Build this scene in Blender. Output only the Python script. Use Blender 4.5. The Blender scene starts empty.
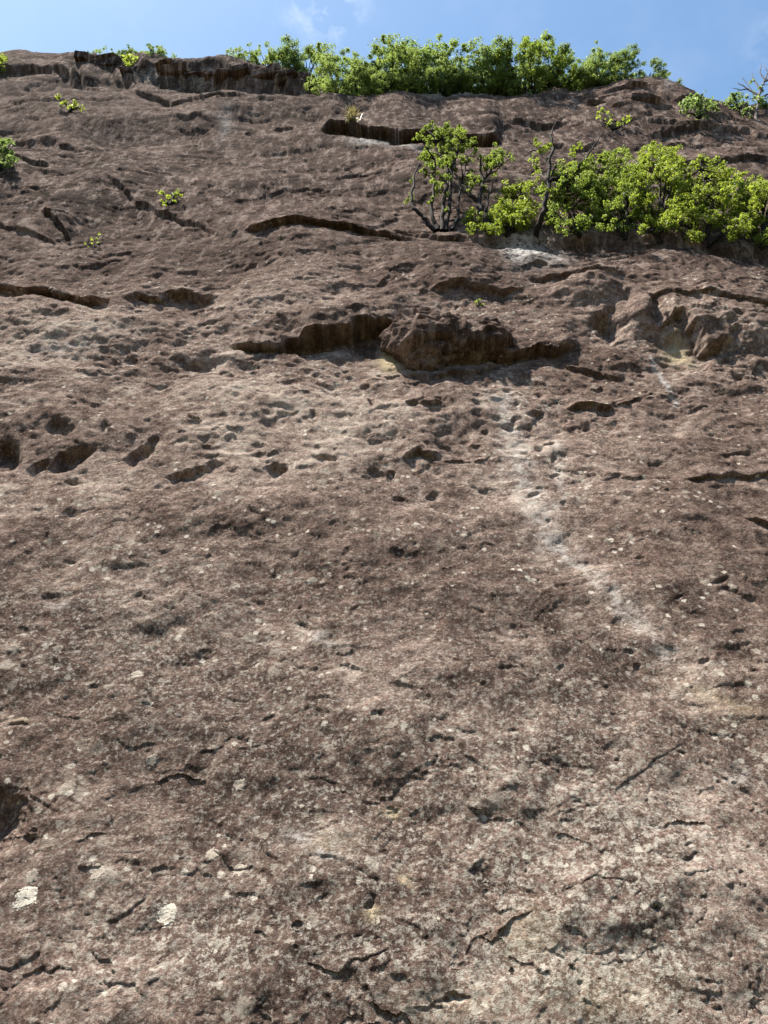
import bpy, bmesh, math, random
import numpy as np
from mathutils import Vector

# ---------------------------------------------------------------- camera, sky, sun, exposure
scene = bpy.context.scene
COL = scene.collection
R = math.radians
F = 754.0                                   # focal length in pixels of a 768 x 1024 frame
PITCH = R(24.0)
CAM = np.array([0.0, 0.0, 2.0])
cd = bpy.data.cameras.new("camera")
cam = bpy.data.objects.new("camera", cd); COL.objects.link(cam)
cd.sensor_fit = 'VERTICAL'; cd.sensor_height = 36.0; cd.lens = 36.0 * F / 1024.0
cd.clip_start = 0.1; cd.clip_end = 5000
cam.location = CAM; cam.rotation_euler = (math.pi / 2 + PITCH, 0, 0)
scene.camera = cam

SUN_DIR = np.array([-0.30, 0.05, 0.86]); SUN_DIR /= np.linalg.norm(SUN_DIR)
world = bpy.data.worlds.new("World"); scene.world = world; world.use_nodes = True
wn = world.node_tree; wn.nodes.clear()
wo = wn.nodes.new('ShaderNodeOutputWorld'); wb = wn.nodes.new('ShaderNodeBackground')
sk = wn.nodes.new('ShaderNodeTexSky'); sk.sky_type = 'NISHITA'; sk.sun_disc = False
sk.sun_elevation = math.asin(SUN_DIR[2]); sk.sun_rotation = math.atan2(SUN_DIR[0], SUN_DIR[1])
sk.air_density = 1.25; sk.dust_density = 1.1; sk.ozone_density = 0.35; sk.altitude = 200
tc = wn.nodes.new('ShaderNodeTexCoord')
cmap = wn.nodes.new('ShaderNodeMapping'); cmap.inputs['Scale'].default_value = (2.2, 2.2, 3.2); cmap.inputs['Location'].default_value = (0.35, 0.1, 0.2)
cn = wn.nodes.new('ShaderNodeTexNoise'); cn.inputs['Scale'].default_value = 5.0; cn.inputs['Detail'].default_value = 8; cn.inputs['Roughness'].default_value = 0.6
cr = wn.nodes.new('ShaderNodeValToRGB'); cr.color_ramp.elements[0].position = 0.47; cr.color_ramp.elements[1].position = 0.78
cr.color_ramp.elements[0].color = (0, 0, 0, 1); cr.color_ramp.elements[1].color = (1, 1, 1, 1)
cm = wn.nodes.new('ShaderNodeMixRGB'); cm.inputs['Color2'].default_value = (7.0, 7.2, 7.6, 1)
wn.links.new(tc.outputs['Generated'], cmap.inputs['Vector']); wn.links.new(cmap.outputs['Vector'], cn.inputs['Vector'])
wn.links.new(cn.outputs['Fac'], cr.inputs['Fac']); 
def bank(px, py, width):
    d = Vector((px - 384, 0, 0)) + Vector((0, math.cos(PITCH), math.sin(PITCH))) * F + Vector((0, -math.sin(PITCH), math.cos(PITCH))) * (512 - py); d.normalize()
    dt = wn.nodes.new('ShaderNodeVectorMath'); dt.operation = 'DOT_PRODUCT'; dt.inputs[1].default_value = d; wn.links.new(tc.outputs['Generated'], dt.inputs[0])
    mr = wn.nodes.new('ShaderNodeMapRange'); mr.interpolation_type = 'SMOOTHSTEP'; mr.inputs['From Min'].default_value = math.cos(width); mr.inputs['From Max'].default_value = 1.0; wn.links.new(dt.outputs['Value'], mr.inputs['Value'])
    return mr.outputs['Result']
def wmath(op, a, b):
    x = wn.nodes.new('ShaderNodeMath'); x.operation = op; x.use_clamp = True
    for i_, v_ in enumerate((a, b)):
        if isinstance(v_, float): x.inputs[i_].default_value = v_
        else: wn.links.new(v_, x.inputs[i_])
    return x.outputs[0]
banks = wmath('ADD', wmath('ADD', wmath('MULTIPLY', bank(325, -2, 0.06), 0.9), wmath('MULTIPLY', bank(800, 48, 0.06), 0.4)), 0.05)
wn.links.new(wmath('MULTIPLY', cr.outputs['Color'], banks), cm.inputs['Fac'])
skt = wn.nodes.new('ShaderNodeMixRGB'); skt.blend_type = 'MULTIPLY'; skt.inputs['Fac'].default_value = 1.0; skt.inputs['Color2'].default_value = (0.84, 1.0, 1.05, 1)
wn.links.new(sk.outputs['Color'], skt.inputs['Color1']); wn.links.new(skt.outputs['Color'], cm.inputs['Color1']); wn.links.new(cm.outputs['Color'], wb.inputs['Color'])
wb.inputs['Strength'].default_value = 0.07
wn.links.new(wb.outputs['Background'], wo.inputs['Surface'])

sd = bpy.data.lights.new("sun", 'SUN'); sd.energy = 5.0; sd.angle = R(0.53); sd.color = (1.0, 0.935, 0.83)
sun = bpy.data.objects.new("sun", sd); COL.objects.link(sun)
sun.rotation_euler = Vector(SUN_DIR).to_track_quat('Z', 'Y').to_euler(); sun.location = (-20, 10, 60)

vs = scene.view_settings
vs.view_transform = 'Standard'; vs.look = 'None'; vs.gamma = 1.0; vs.exposure = 1.52; vs.use_curve_mapping = False

scene.cycles.max_bounces = 5; scene.cycles.diffuse_bounces = 1; scene.cycles.caustics_reflective = False; scene.cycles.caustics_refractive = False

# ---------------------------------------------------------------- noise helpers
RNG = np.random.default_rng(7)
random.seed(7)

def _hash(ix, iy, iz, seed):
    h = (ix.astype(np.uint32) * np.uint32(374761393) + iy.astype(np.uint32) * np.uint32(668265263)
         + iz.astype(np.uint32) * np.uint32(2246822519) + np.uint32(seed * 3266489917 & 0xffffffff))
    h ^= h >> np.uint32(15); h *= np.uint32(2246822519); h ^= h >> np.uint32(13); h *= np.uint32(3266489917); h ^= h >> np.uint32(16)
    return h

_ang = np.arange(256) * (2 * math.pi / 256)
_gx = np.cos(_ang).astype(np.float32); _gy = np.sin(_ang).astype(np.float32)
_g3 = np.random.default_rng(3).normal(size=(256, 3)); _g3 /= np.linalg.norm(_g3, axis=1)[:, None]; _g3 = (_g3 * 1.3).astype(np.float32)

def perlin2(x, y, seed=0):
    xi = np.floor(x); yi = np.floor(y)
    fx = (x - xi).astype(np.float32); fy = (y - yi).astype(np.float32)
    ix = xi.astype(np.int64); iy = yi.astype(np.int64)
    u = fx * fx * fx * (fx * (fx * 6 - 15) + 10); v = fy * fy * fy * (fy * (fy * 6 - 15) + 10)
    z = np.zeros_like(ix)
    def g(ox, oy):
        k = _hash(ix + ox, iy + oy, z, seed) & np.uint32(255)
        return _gx[k] * (fx - ox) + _gy[k] * (fy - oy)
    a = g(0, 0); b = g(1, 0); c = g(0, 1); d = g(1, 1)
    a = a + (b - a) * u; c = c + (d - c) * u
    return (a + (c - a) * v) * 1.4

def perlin3(p, seed=0):
    pi = np.floor(p); f = (p - pi).astype(np.float32); i = pi.astype(np.int64)
    w = f * f * f * (f * (f * 6 - 15) + 10)
    out = None
    def g(ox, oy, oz):
        k = _hash(i[..., 0] + ox, i[..., 1] + oy, i[..., 2] + oz, seed) & np.uint32(255)
        G = _g3[k]
        return G[..., 0] * (f[..., 0] - ox) + G[..., 1] * (f[..., 1] - oy) + G[..., 2] * (f[..., 2] - oz)
    def lerp(a, b, t): return a + (b - a) * t
    x0 = lerp(lerp(g(0,0,0), g(1,0,0), w[..., 0]), lerp(g(0,1,0), g(1,1,0), w[..., 0]), w[..., 1])
    x1 = lerp(lerp(g(0,0,1), g(1,0,1), w[..., 0]), lerp(g(0,1,1), g(1,1,1), w[..., 0]), w[..., 1])
    return lerp(x0, x1, w[..., 2])

def sstep(a, b, x):
    t = np.clip((x - a) / (b - a), 0, 1); return t * t * (3 - 2 * t)

# ---------------------------------------------------------------- the slab the cliff is built on
SLOPE = PITCH + R(38.0)
D = 8.0                                      # metres from the eye to the slab, square to it
NRM = np.array([0, -math.sin(SLOPE), math.cos(SLOPE)])
UPS = np.array([0, math.cos(SLOPE), math.sin(SLOPE)])
FWD = np.array([0, math.cos(PITCH), math.sin(PITCH)])
UPC = np.array([0, -math.sin(PITCH), math.cos(PITCH)])
RGT = np.array([1.0, 0, 0])

def ray(px, py):
    px = np.asarray(px, float); py = np.asarray(py, float)
    return F * FWD + (px - 384)[..., None] * RGT + (512 - py)[..., None] * UPC

def slab(px, py):
    d = ray(px, py)
    return CAM + d * (-D / (d @ NRM))[..., None]

def project(P):
    q = P - CAM; z = q @ FWD
    return 384 + F * (q @ RGT) / z, 512 - F * (q @ UPC) / z, z

def alpha_t(py):
    a = R(38.0) - math.atan((512 - py) / F)
    return a, D / math.sin(a) / math.cos(math.atan((512 - py) / F)) * math.cos(math.atan((512 - py) / F))

def step_m(T, py):
    """thickness in metres of a scarp whose dark edge reads T pixels thick at this height of the wall"""
    a, t = alpha_t(py)
    return T * t / F / (math.cos(a) + 1.6 * math.sin(a))

XS = np.concatenate([np.arange(-640, -110, 9.0), np.arange(-110, 880, 1.38), np.arange(880, 1410, 9.0)])
rows = [1120.0]
while rows[-1] > 22:
    y = rows[-1]
    rows.append(y - (1.15 if y > 520 else 0.95 if y > 400 else 0.62))
YS = np.array(rows)
PX, PY = np.meshgrid(XS, YS)                 # rows x cols
NR, NC = PX.shape

CREST = np.array([(-700, 70), (-200, 60), (0, 57), (60, 56), (90, 64), (120, 67), (200, 68), (260, 73), (300, 80), (350, 86), (400, 92), (470, 93), (530, 94),
                  (575, 90), (600, 88), (640, 86), (680, 92), (700, 104), (768, 112), (1000, 118), (1500, 120)], float)
crest = np.interp(PX, CREST[:, 0], CREST[:, 1]) + 3.0 * perlin2(PX / 23.0, PX * 0 + .5, 91) + 1.5 * perlin2(PX / 7.0, PX * 0 + .5, 92)
PYC = np.maximum(PY, crest)
over = np.maximum(crest - PY, 0)
P0 = slab(PX, PYC)
A = P0[..., 0]; B = (P0 - CAM) @ UPS         # metres across and up the slab
gs = np.abs(np.gradient(B, axis=0)) + 1e-4   # metres of slab between rows
gs = np.maximum(gs, 0.012)

# ---------------------------------------------------------------- relief
H = np.zeros_like(A)
HS = np.zeros_like(A)                        # part of the relief that also leans down the wall: overhanging lips
wx = 3.2 * perlin2(PX / 21, PY / 15, 11) + 1.3 * perlin2(PX / 8, PY / 6, 12) + 0.45 * perlin2(PX / 3.4, PY / 2.8, 13)
wy = 3.2 * perlin2(PX / 21, PY / 15, 21) + 1.3 * perlin2(PX / 8, PY / 6, 22) + 0.45 * perlin2(PX / 3.4, PY / 2.8, 23)

def window(x0, x1, y0, y1):
    j0 = max(0, int(np.searchsorted(XS, x0))); j1 = min(NC, int(np.searchsorted(XS, x1)))
    i0 = max(0, int(np.searchsorted(-YS, -y1))); i1 = min(NR, int(np.searchsorted(-YS, -y0)))
    return slice(i0, max(i1, i0 + 1)), slice(j0, max(j1, j0 + 1))

def scarp(pts, T, up=0.5, wu=10, wd=8, soft=1.2, warp=1.0, te=0.18, taper0=True, taper1=True, lean=0.45):
    """an overhanging lip along a line: rock stands proud above it and is undercut below it"""
    pts = np.array(pts, float)
    pad = 4.5 * max(wu, wd)
    sl = window(pts[:, 0].min() - pad, pts[:, 0].max() + pad, pts[:, 1].min() - pad, pts[:, 1].max() + pad)
    x = PX[sl] + warp * wx[sl]; y = PY[sl] + warp * wy[sl]
    seg = np.hypot(*np.diff(pts, axis=0).T); cum = np.r_[0, np.cumsum(seg)]; L = cum[-1]
    best = np.full(x.shape, 1e9); sg = np.ones_like(best); tt = np.zeros_like(best)
    for k in range(len(pts) - 1):
        ax, ay = pts[k]; dx, dy = pts[k + 1] - pts[k]; l2 = dx * dx + dy * dy + 1e-9
        t = np.clip(((x - ax) * dx + (y - ay) * dy) / l2, 0, 1)
        ex = x - ax - t * dx; ey = y - ay - t * dy
        d = np.hypot(ex, ey); m = d < best
        best = np.where(m, d, best); sg = np.where(m, np.sign(dx * ey - dy * ex), sg); tt = np.where(m, cum[k] + t * seg[k], tt)
    s = best * np.where(sg == 0, 1, sg)
    tp = tt / L
    tap = np.ones_like(s)
    if taper0: tap *= sstep(0, te, tp)
    if taper1: tap *= sstep(0, te, 1 - tp)
    w = sstep(-soft, soft, s)
    low = float(sstep(430, 640, pts[:, 1].mean())); T = T * (1 - 0.48 * low); wd = wd * (1 - 0.35 * low)
    hm = step_m(T, pts[:, 1].mean())
    e = (1 - w) * up * np.exp(-best / wu) - w * (1 - up) * np.exp(-best / wd)
    # beyond the ends of the line fade out
    H[sl] += hm * tap * e
    HS[sl] += hm * tap * e * lean

def pit(px, py, rx, ry, dep, ang=0, warp=1.7, sharp=0.2):
    """a hollow, deepest under its upper rim; dep in pixels seen"""
    pad = 1.6 * max(rx, ry) + 6
    sl = window(px - pad, px + pad, py - pad, py + pad)
    x = PX[sl] + warp * wx[sl] - px; y = PY[sl] + warp * wy[sl] - py
    c, s_ = math.cos(R(ang)), math.sin(R(ang))
    u = (x * c + y * s_) / rx; v = (-x * s_ + y * c) / ry
    r = np.hypot(u, v)
    if 395 < py < 500: dep = dep * 1.25
    prof = (1 - sstep(sharp, 1.12, r)) * (0.75 - 0.45 * np.clip(v, -1, 1))
    H[sl] -= step_m(dep, py) * prof
    HS[sl] -= 0.35 * step_m(dep, py) * prof

def bulge(px, py, rx, ry, dep, ang=0, warp=1.0):
    pad = 2.6 * max(rx, ry)
    sl = window(px - pad, px + pad, py - pad, py + pad)
    x = PX[sl] + warp * wx[sl] - px; y = PY[sl] + warp * wy[sl] - py
    c, s_ = math.cos(R(ang)), math.sin(R(ang))
    u = (x * c + y * s_) / rx; v = (-x * s_ + y * c) / ry
    H[sl] += dep * np.exp(-(u * u + v * v) ** 1.25)

# broad swells
H += 0.55 * perlin2(A / 9.0 + 3.1, B / 8.0 + 1.7, 31) * sstep(520, 250, PY)
H += 0.16 * perlin2(A / 3.4, B / 3.0 + 5.2, 32)
H += 0.35 * perlin2(A / 3.6, B / 5.5, 33) * sstep(430, 180, PY)
bulge(730, 322, 80, 26, 0.42, 8); bulge(245, 310, 60, 20, 0.30, -10); bulge(60, 330, 120, 22, 0.25, 4)
bulge(600, 290, 40, 16, 0.25); bulge(560, 420, 70, 40, -0.06); bulge(120, 430, 120, 30, 0.10)
bulge(640, 100, 50, 14, 0.9)

# tumbled, scoured band across the middle of the wall
mid = sstep(250, 300, PY) * sstep(510, 430, PY) * (1 - 0.75 * np.exp(-(((PX - 420) / 190) ** 2 + ((PY - 338) / 26) ** 2) ** 2)) * (0.55 + 0.6 * sstep(-.1, .4, perlin2(A / 4.0, B / 3.0, 309)))
wv = A / 1.9 + 0.9 * perlin2(A / 2.2, B / 1.6, 301)
H += mid * (0.15 * perlin2(wv, B / 1.5, 302) + 0.055 * (0.35 - np.abs(perlin2(A / 1.15 + B / 4.0, B / 0.85, 303))) + 0.045 * (0.3 - np.abs(perlin2(A / .55 + B / 2.0, B / 0.42, 304))) - 0.025 * np.maximum(0, perlin2(A / .36, B / .30, 305) - .12) * 3)
# plates and shallow dishes of the lower wall
lowm = sstep(440, 560, PY)
H += lowm * (0.075 * perlin2(A / 1.3, B / 1.1, 306) + 0.028 * (0.3 - np.abs(perlin2(A / .8 - B / 2.5, B / .6, 307))) + 0.022 * perlin2(A / .33, B / .30, 308))
# octaves of roughness, each only where the mesh can carry it
lam, amp, k = 2.4, 0.060, 0
while lam > 0.03:
    wt = sstep(1.6, 3.5, lam / gs)
    n = perlin2(A / lam + 17.3 * k, B / (lam * 0.8) - 9.1 * k, 40 + k)
    if k % 2: n = 0.55 - 1.3 * np.abs(n)
    gain = 0.55 + 0.6 * perlin2(A / 3.1 + k, B / 2.6, 70 + k)
    H += amp * n * wt * np.clip(gain, 0.15, 1.3)
    lam *= 0.6; amp *= 0.63; k += 1

# overlapping flakes: steps whose lips face down the wall
def flakes(spac, amp, seed, tilt=0.35, rough=1.1, lo=0.0, hi=0.35, region=None):
    f = B / spac + tilt * A / spac + rough * perlin2(A / (spac * 2.3), B / (spac * 1.7), seed) * 1.6 + 0.5 * perlin2(A / (spac * .6), B / (spac * .5), seed + 1) \
        + 0.22 * perlin2(A / (spac * .2), B / (spac * .17), seed + 4)
    saw = f - np.floor(f)
    m = sstep(lo, hi, perlin2(A / (spac * 1.3) + 4.4, B / (spac * 0.9), seed + 2))
    if region is not None: m = m * region
    return -amp * (saw ** 1.5) * m * sstep(1.2, 3.0, spac / gs)
H += flakes(0.62, 0.020, 101, 0.5, lo=-.05, hi=.3)
H += flakes(0.30, 0.011, 111, -0.45)
H += flakes(1.3, 0.045, 121, 0.1, region=sstep(600, 420, PY))
H += flakes(0.9, 0.04, 151, 0.25, region=sstep(330, 230, PY))
H += flakes(1.7, 0.065, 161, -0.3, region=sstep(330, 230, PY))
H += flakes(2.6, 0.08, 131, -0.15, region=sstep(400, 220, PY))
H += flakes(5.0, 0.11, 141, 0.1, region=sstep(240, 120, PY))

# the features one can point to, from the top of the wall down
scarp([(100, 84), (150, 82), (200, 85), (250, 87), (300, 90), (345, 93)], 12, up=0.93, wu=40, wd=4, soft=3.0, te=0.3)
scarp([(60, 80), (110, 79), (160, 78), (215, 81), (262, 84)], 9, up=0.93, wu=40, wd=4, soft=2.5, te=0.2)
for k in range(34):
    x = RNG.uniform(70, 320); bulge(x, RNG.uniform(74, 84) + 0.03 * (x - 70), RNG.uniform(4, 12), RNG.uniform(2.5, 5), RNG.uniform(-0.5, 0.55), RNG.uniform(-20, 20))
scarp([(-20, 72), (30, 70), (80, 77)], 9, up=0.8, wu=20, wd=4)
scarp([(120, 93), (150, 96), (175, 103), (200, 101), (262, 103)], 8, wu=16, wd=5)
scarp([(282, 91), (303, 97), (322, 98)], 6, wu=10, wd=4)
scarp([(318, 128), (345, 126), (362, 131), (400, 138), (432, 141), (462, 139), (505, 134)], 21, up=0.55, wu=22, wd=7, soft=1.6, te=0.08, warp=0.7, lean=0.9)
scarp([(505, 118), (540, 122), (565, 121)], 7, wu=12, wd=4)
scarp([(540, 140), (580, 143), (600, 140)], 8, wu=12, wd=4)
scarp([(572, 101), (600, 104), (640, 101)], 5, wu=12, wd=4)
scarp([(240, 235), (265, 237), (285, 233), (330, 233), (375, 234), (400, 239), (420, 242)], 14, up=0.6, wu=16, wd=7, te=0.12, warp=0.7, lean=0.9)
scarp([(98, 178), (120, 189), (138, 200), (160, 208), (182, 216), (205, 227), (228, 240)], 7, wu=10, wd=6)
scarp([(98, 182), (104, 196), (113, 206)], 4, wu=6, wd=5)
scarp([(42, 216), (55, 221), (70, 236)], 11, wu=10, wd=8)
scarp([(165, 119), (215, 123)], 4, wu=10, wd=4); scarp([(270, 124), (302, 127)], 5, wu=9, wd=4)
scarp([(-20, 132), (40, 139), (90, 149)], 10, wu=16, wd=10, soft=3)
scarp([(10, 163), (52, 170)], 7, wu=10, wd=6); scarp([(-10, 224), (25, 233), (62, 242)], 7, wu=10, wd=6)
scarp([(170, 160), (215, 156), (240, 160)], 4, wu=8, wd=6); scarp([(330, 172), (380, 170), (405, 176)], 4, wu=8, wd=6)
scarp([(560, 175), (620, 168), (700, 160), (790, 158)], 8, wu=14, wd=6); scarp([(640, 135), (700, 130), (780, 138)], 8, wu=14, wd=6)
# ledge the trees stand on, and the shaded wall under it
scarp([(465, 240), (510, 238), (560, 240), (620, 244), (700, 249), (800, 254), (900, 257)], 40, up=0.25, wu=12, wd=9, soft=10, te=0.07, taper1=False, lean=0.0)
scarp([(385, 228), (410, 236), (440, 241), (470, 240)], 10, up=0.4, wu=8, wd=6)
# hollows on the left
scarp([(-40, 280), (0, 284), (30, 290), (60, 297), (118, 304)], 22, up=0.5, wu=18, wd=9, soft=3, lean=.8)
scarp([(118, 302), (150, 297), (185, 295), (224, 303)], 19, up=0.45, wu=14, wd=9, soft=3, lean=.8)
# the cave, its roof and the rocks round the boulder
scarp([(225, 346), (262, 350), (290, 345), (330, 340)], 28, up=0.4, wu=14, wd=8, soft=3, te=0.25, warp=1.1, lean=0.8)
scarp([(290, 345), (320, 338), (350, 332), (380, 326), (415, 330)], 50, up=0.38, wu=26, wd=9, soft=4, te=0.22, warp=1.1, lean=0.8)
pit(365, 342, 26, 10, 14); pit(285, 346, 22, 6, 10); bulge(330, 318, 90, 8, .2, -8)
scarp([(262, 318), (276, 323), (282, 327)], 5, wu=6, wd=4)
scarp([(425, 297), (460, 294), (500, 298), (528, 296)], 12, wu=12, wd=6)
scarp([(530, 286), (570, 283), (600, 288), (632, 284)], 10, wu=12, wd=6)
scarp([(515, 275), (560, 272), (600, 276)], 6, wu=8, wd=5)
pit(606, 326, 20, 13, 32); pit(655, 318, 10, 15, 18, -20); bulge(575, 300, 36, 10, .25); bulge(640, 318, 16, 14, .2)
scarp([(656, 322), (680, 328), (698, 340), (722, 356)], 34, up=0.5, wu=20, wd=9, soft=4, warp=2.0)
scarp([(636, 309), (665, 304), (700, 309), (735, 311), (790, 318)], 9, wu=10, wd=6)
scarp([(395, 350), (440, 356), (505, 351), (545, 349), (582, 343)], 28, up=0.6, wu=18, wd=8, soft=3, te=.12, warp=1.2, lean=0.8)
scarp([(395, 368), (430, 376), (470, 372), (505, 358)], 16, up=0.3, wu=10, wd=8, soft=3)
scarp([(560, 360), (590, 366), (628, 373)], 9, wu=8, wd=5)
scarp([(566, 405), (590, 401), (617, 404)], 20, wu=12, wd=9, soft=1.6); scarp([(612, 398), (635, 396), (658, 390)], 6, wu=8, wd=5)
pit(540, 414, 11, 7, 9); pit(742, 372, 9, 4, 6)
scarp([(403, 406), (442, 405)], 10, wu=8, wd=5, te=0.1); pit(441, 400, 7, 4, 6)
scarp([(400, 458), (418, 450), (440, 458)], 18, wu=10, wd=9); scarp([(438, 459), (468, 457), (495, 453)], 6, wu=8, wd=5)
scarp([(676, 484), (700, 483), (732, 476), (790, 477)], 10, wu=12, wd=6); scarp([(742, 518), (790, 530)], 14, wu=10, wd=8)
scarp([(703, 422), (733, 424)], 3, wu=5, wd=4); scarp([(716, 453), (752, 450)], 6, wu=7, wd=5)
scarp([(600, 478), (640, 481)], 4, wu=6, wd=5); scarp([(655, 487), (672, 495)], 4, wu=6, wd=5)
# pockets of the pale band
pit(2, 458, 21, 17, 24, warp=1.2, sharp=.4); pit(36, 468, 16, 6, 12, -25, warp=1.2, sharp=.4); pit(72, 462, 29, 8, 19, -24, warp=1.2, sharp=.4); pit(142, 455, 21, 8, 19, -38, warp=1.2, sharp=.4); pit(188, 478, 26, 8, 16, -16, warp=1.2, sharp=.4)
pit(276, 472, 11, 10, 18); pit(90, 410, 22, 6, 8); pit(325, 461, 14, 6, 9); pit(60, 436, 14, 7, 9, -15); pit(105, 434, 9, 4, 7); pit(215, 470, 12, 12, 12, -40)
pit(371, 407, 5, 9, 9, 10); pit(366, 388, 8, 4, 8); pit(290, 416, 9, 4, 6, -20); pit(315, 420, 7, 4, 6); pit(70, 485, 18, 6, 8, -8); pit(210, 450, 12, 5, 6); pit(258, 448, 10, 6, 6)
pit(390, 476, 7, 6, 7); pit(518, 420, 5, 4, 5); pit(484, 431, 6, 4, 5); pit(549, 444, 6, 4, 5); pit(555, 458, 5, 4, 5); pit(556, 472, 5, 4, 5); pit(562, 506, 5, 3, 4)
pit(220, 375, 14, 4, 6); pit(300, 352, 8, 3, 4); pit(130, 362, 10, 4, 5); pit(212, 290, 14, 5, 5)
# flakes, chips and holes of the lower wall
scarp([(222, 523), (255, 537), (285, 546)], 4, wu=7, wd=5); pit(305, 626, 14, 5, 6, 15); pit(68, 564, 8, 6, 4)
scarp([(92, 686), (128, 681)], 4, wu=6, wd=5); scarp([(196, 752), (214, 749), (234, 734)], 7, wu=7, wd=6); pit(20, 729, 11, 5, 8); pit(142, 598, 12, 3, 4); pit(50, 600, 16, 3, 4)
scarp([(308, 773), (325, 776), (340, 781)], 7, wu=8, wd=6); scarp([(402, 768), (428, 779), (446, 798)], 5, wu=7, wd=6)
scarp([(438, 655), (466, 661)], 6, wu=7, wd=5); pit(508, 671, 14, 5, 6); scarp([(586, 806), (608, 803), (622, 786), (640, 771), (690, 738)], 4, wu=8, wd=6)
scarp([(545, 755), (570, 766), (592, 770)], 4, wu=6, wd=5); scarp([(466, 872), (484, 856)], 8, wu=7, wd=6); scarp([(498, 938), (512, 921), (534, 913)], 11, wu=9, wd=7)
pit(655, 913, 9, 7, 12); pit(727, 961, 5, 5, 7); pit(371, 908, 9, 14, 9); pit(372, 906, 5, 6, 7); pit(391, 808, 9, 6, 6); pit(258, 937, 8, 5, 5)
scarp([(298, 961), (318, 968), (337, 976), (352, 962), (375, 958), (398, 944)], 8, wu=10, wd=7); scarp([(102, 922), (130, 909), (150, 889)], 8, wu=8, wd=6)
scarp([(-10, 1020), (22, 974), (54, 963)], 6, wu=8, wd=6); scarp([(178, 1022), (186, 992)], 5, wu=7, wd=6); scarp([(555, 894), (598, 880), (640, 888)], 5, wu=8, wd=6)
scarp([(560, 795), (600, 808), (640, 800)], 4, wu=6, wd=5); scarp([(320, 985), (300, 1010), (260, 1024)], 5, wu=7, wd=6); pit(455, 1002, 16, 5, 8)
scarp([(75, 845), (95, 836), (110, 830)], 6, wu=6, wd=5); scarp([(90, 795), (105, 800), (118, 790)], 5, wu=7, wd=4); pit(96, 786, 11, 9, 3)
pit(-24, 832, 64, 46, 62, -20, sharp=0.0, warp=2.2); scarp([(0, 842), (40, 832)], 6, wu=8, wd=6)  # big hollow at the left edge, shaped in place of a soft cast shadow
scarp([(490, 816), (530, 828)], 4, wu=6, wd=5); scarp([(425, 905), (452, 925)], 5, wu=6, wd=5); pit(640, 560, 8, 4, 6); pit(614, 553, 7, 4, 5); pit(735, 600, 30, 6, 8, 15)
pit(676, 604, 5, 4, 4); pit(702, 662, 6, 4, 5); pit(752, 673, 7, 4, 5); pit(560, 668, 6, 5, 4); pit(638, 666, 5, 4, 4)
scarp([(700, 690), (740, 685), (770, 690)], 4, wu=6, wd=5); scarp([(470, 605), (500, 612), (530, 620)], 3, wu=6, wd=5); scarp([(560, 580), (580, 575), (585, 560)], 4, wu=6, wd=5)

# many small nameless ones
for k in range(300):
    x = RNG.uniform(-120, 890); y = 300 + 800 * RNG.random() ** 0.85
    r = RNG.gamma(1.6, 1.0) + 0.9
    pit(x, y, r * RNG.uniform(.9, 2.0), r * RNG.uniform(.5, .9), RNG.uniform(1.2, 4) * (0.5 + r * .2), RNG.uniform(-35, 35), warp=0.9, sharp=0.2)
for k in range(300):
    x = RNG.uniform(-120, 890); y = 110 + 990 * RNG.random()
    if y > 520 and k % 6: continue
    fl = 0.35 + 0.65 * min(1, y / 700)
    a = R(RNG.choice([RNG.normal(-32, 12), RNG.normal(25, 14), RNG.normal(0, 8)])) * fl
    l = RNG.gamma(2.2, 6) + 6
    pts = [(x + t * l * math.cos(a) + RNG.normal(0, 1.2), y + t * l * math.sin(a) + RNG.normal(0, 1.6)) for t in np.linspace(-.5, .5, 4)]
    scarp(pts, RNG.uniform(0.8, 2.6), wu=RNG.uniform(3, 9), wd=RNG.uniform(1.6, 3.5), soft=0.7, warp=1.1, te=0.4)

POS = P0 + NRM * H[..., None] - UPS * HS[..., None]
back = np.array([0, math.cos(R(16)), math.sin(R(16))])
POS = POS + back * (over * 0.8)[..., None]
POS = POS + np.array([0, 0, 1.0]) * (np.where(over > 0, 0.4 * perlin2(A / 2.0, over / 3.0, 77), 0))[..., None]

def grid_normals(P):
    du = np.gradient(P, axis=1); dv = np.gradient(P, axis=0)
    n = np.cross(du, dv); n /= np.linalg.norm(n, axis=-1)[..., None] + 1e-12
    if n[NR // 4, NC // 2] @ NRM < 0: n = -n
    return n
# knobbly weathering pushed out along the true surface
NV = grid_normals(POS)
depth = (POS - CAM) @ FWD
pixm = depth / F
disp = np.zeros_like(A)
for lam, am, sd_ in ((1.9, 0.05, 9), (0.9, 0.070, 1), (0.42, 0.040, 2), (0.2, 0.021, 3), (0.11, 0.012, 4), (0.06, 0.0075, 5), (0.034, 0.0045, 7)):
    n = perlin3(POS / lam, 200 + sd_)
    n = np.where(n < 0, n * 1.5, n * 0.7) if sd_ % 2 else 0.35 - 1.2 * np.abs(n)
    disp += am * n * sstep(1.5, 3.0, lam / pixm) * (sstep(330, 200, PY) if lam > 1.5 else 1.0) * (1 - 0.62 * sstep(480, 600, PY) * (lam < .25)) * (0.75 + 0.5 * sstep(520, 330, PY) * sstep(210, 280, PY) - 0.25 * sstep(270, 170, PY))
up_w = sstep(300, 200, PY)
disp += 0.30 * up_w * (0.10 * np.maximum(0, perlin2(A / .5, B / 1.2, 233)) * perlin2(A / .12, B / .5, 234) + 0.05 * perlin2(A / .30, B / 1.1, 230) + 0.045 * (0.3 - np.abs(perlin2(A / .55, B / 1.9, 231))) + 0.03 * perlin2(A / .16, B / .7, 232))
disp = np.where(over > 0, 0, disp)
POS = POS + NV * disp[..., None]

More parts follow.
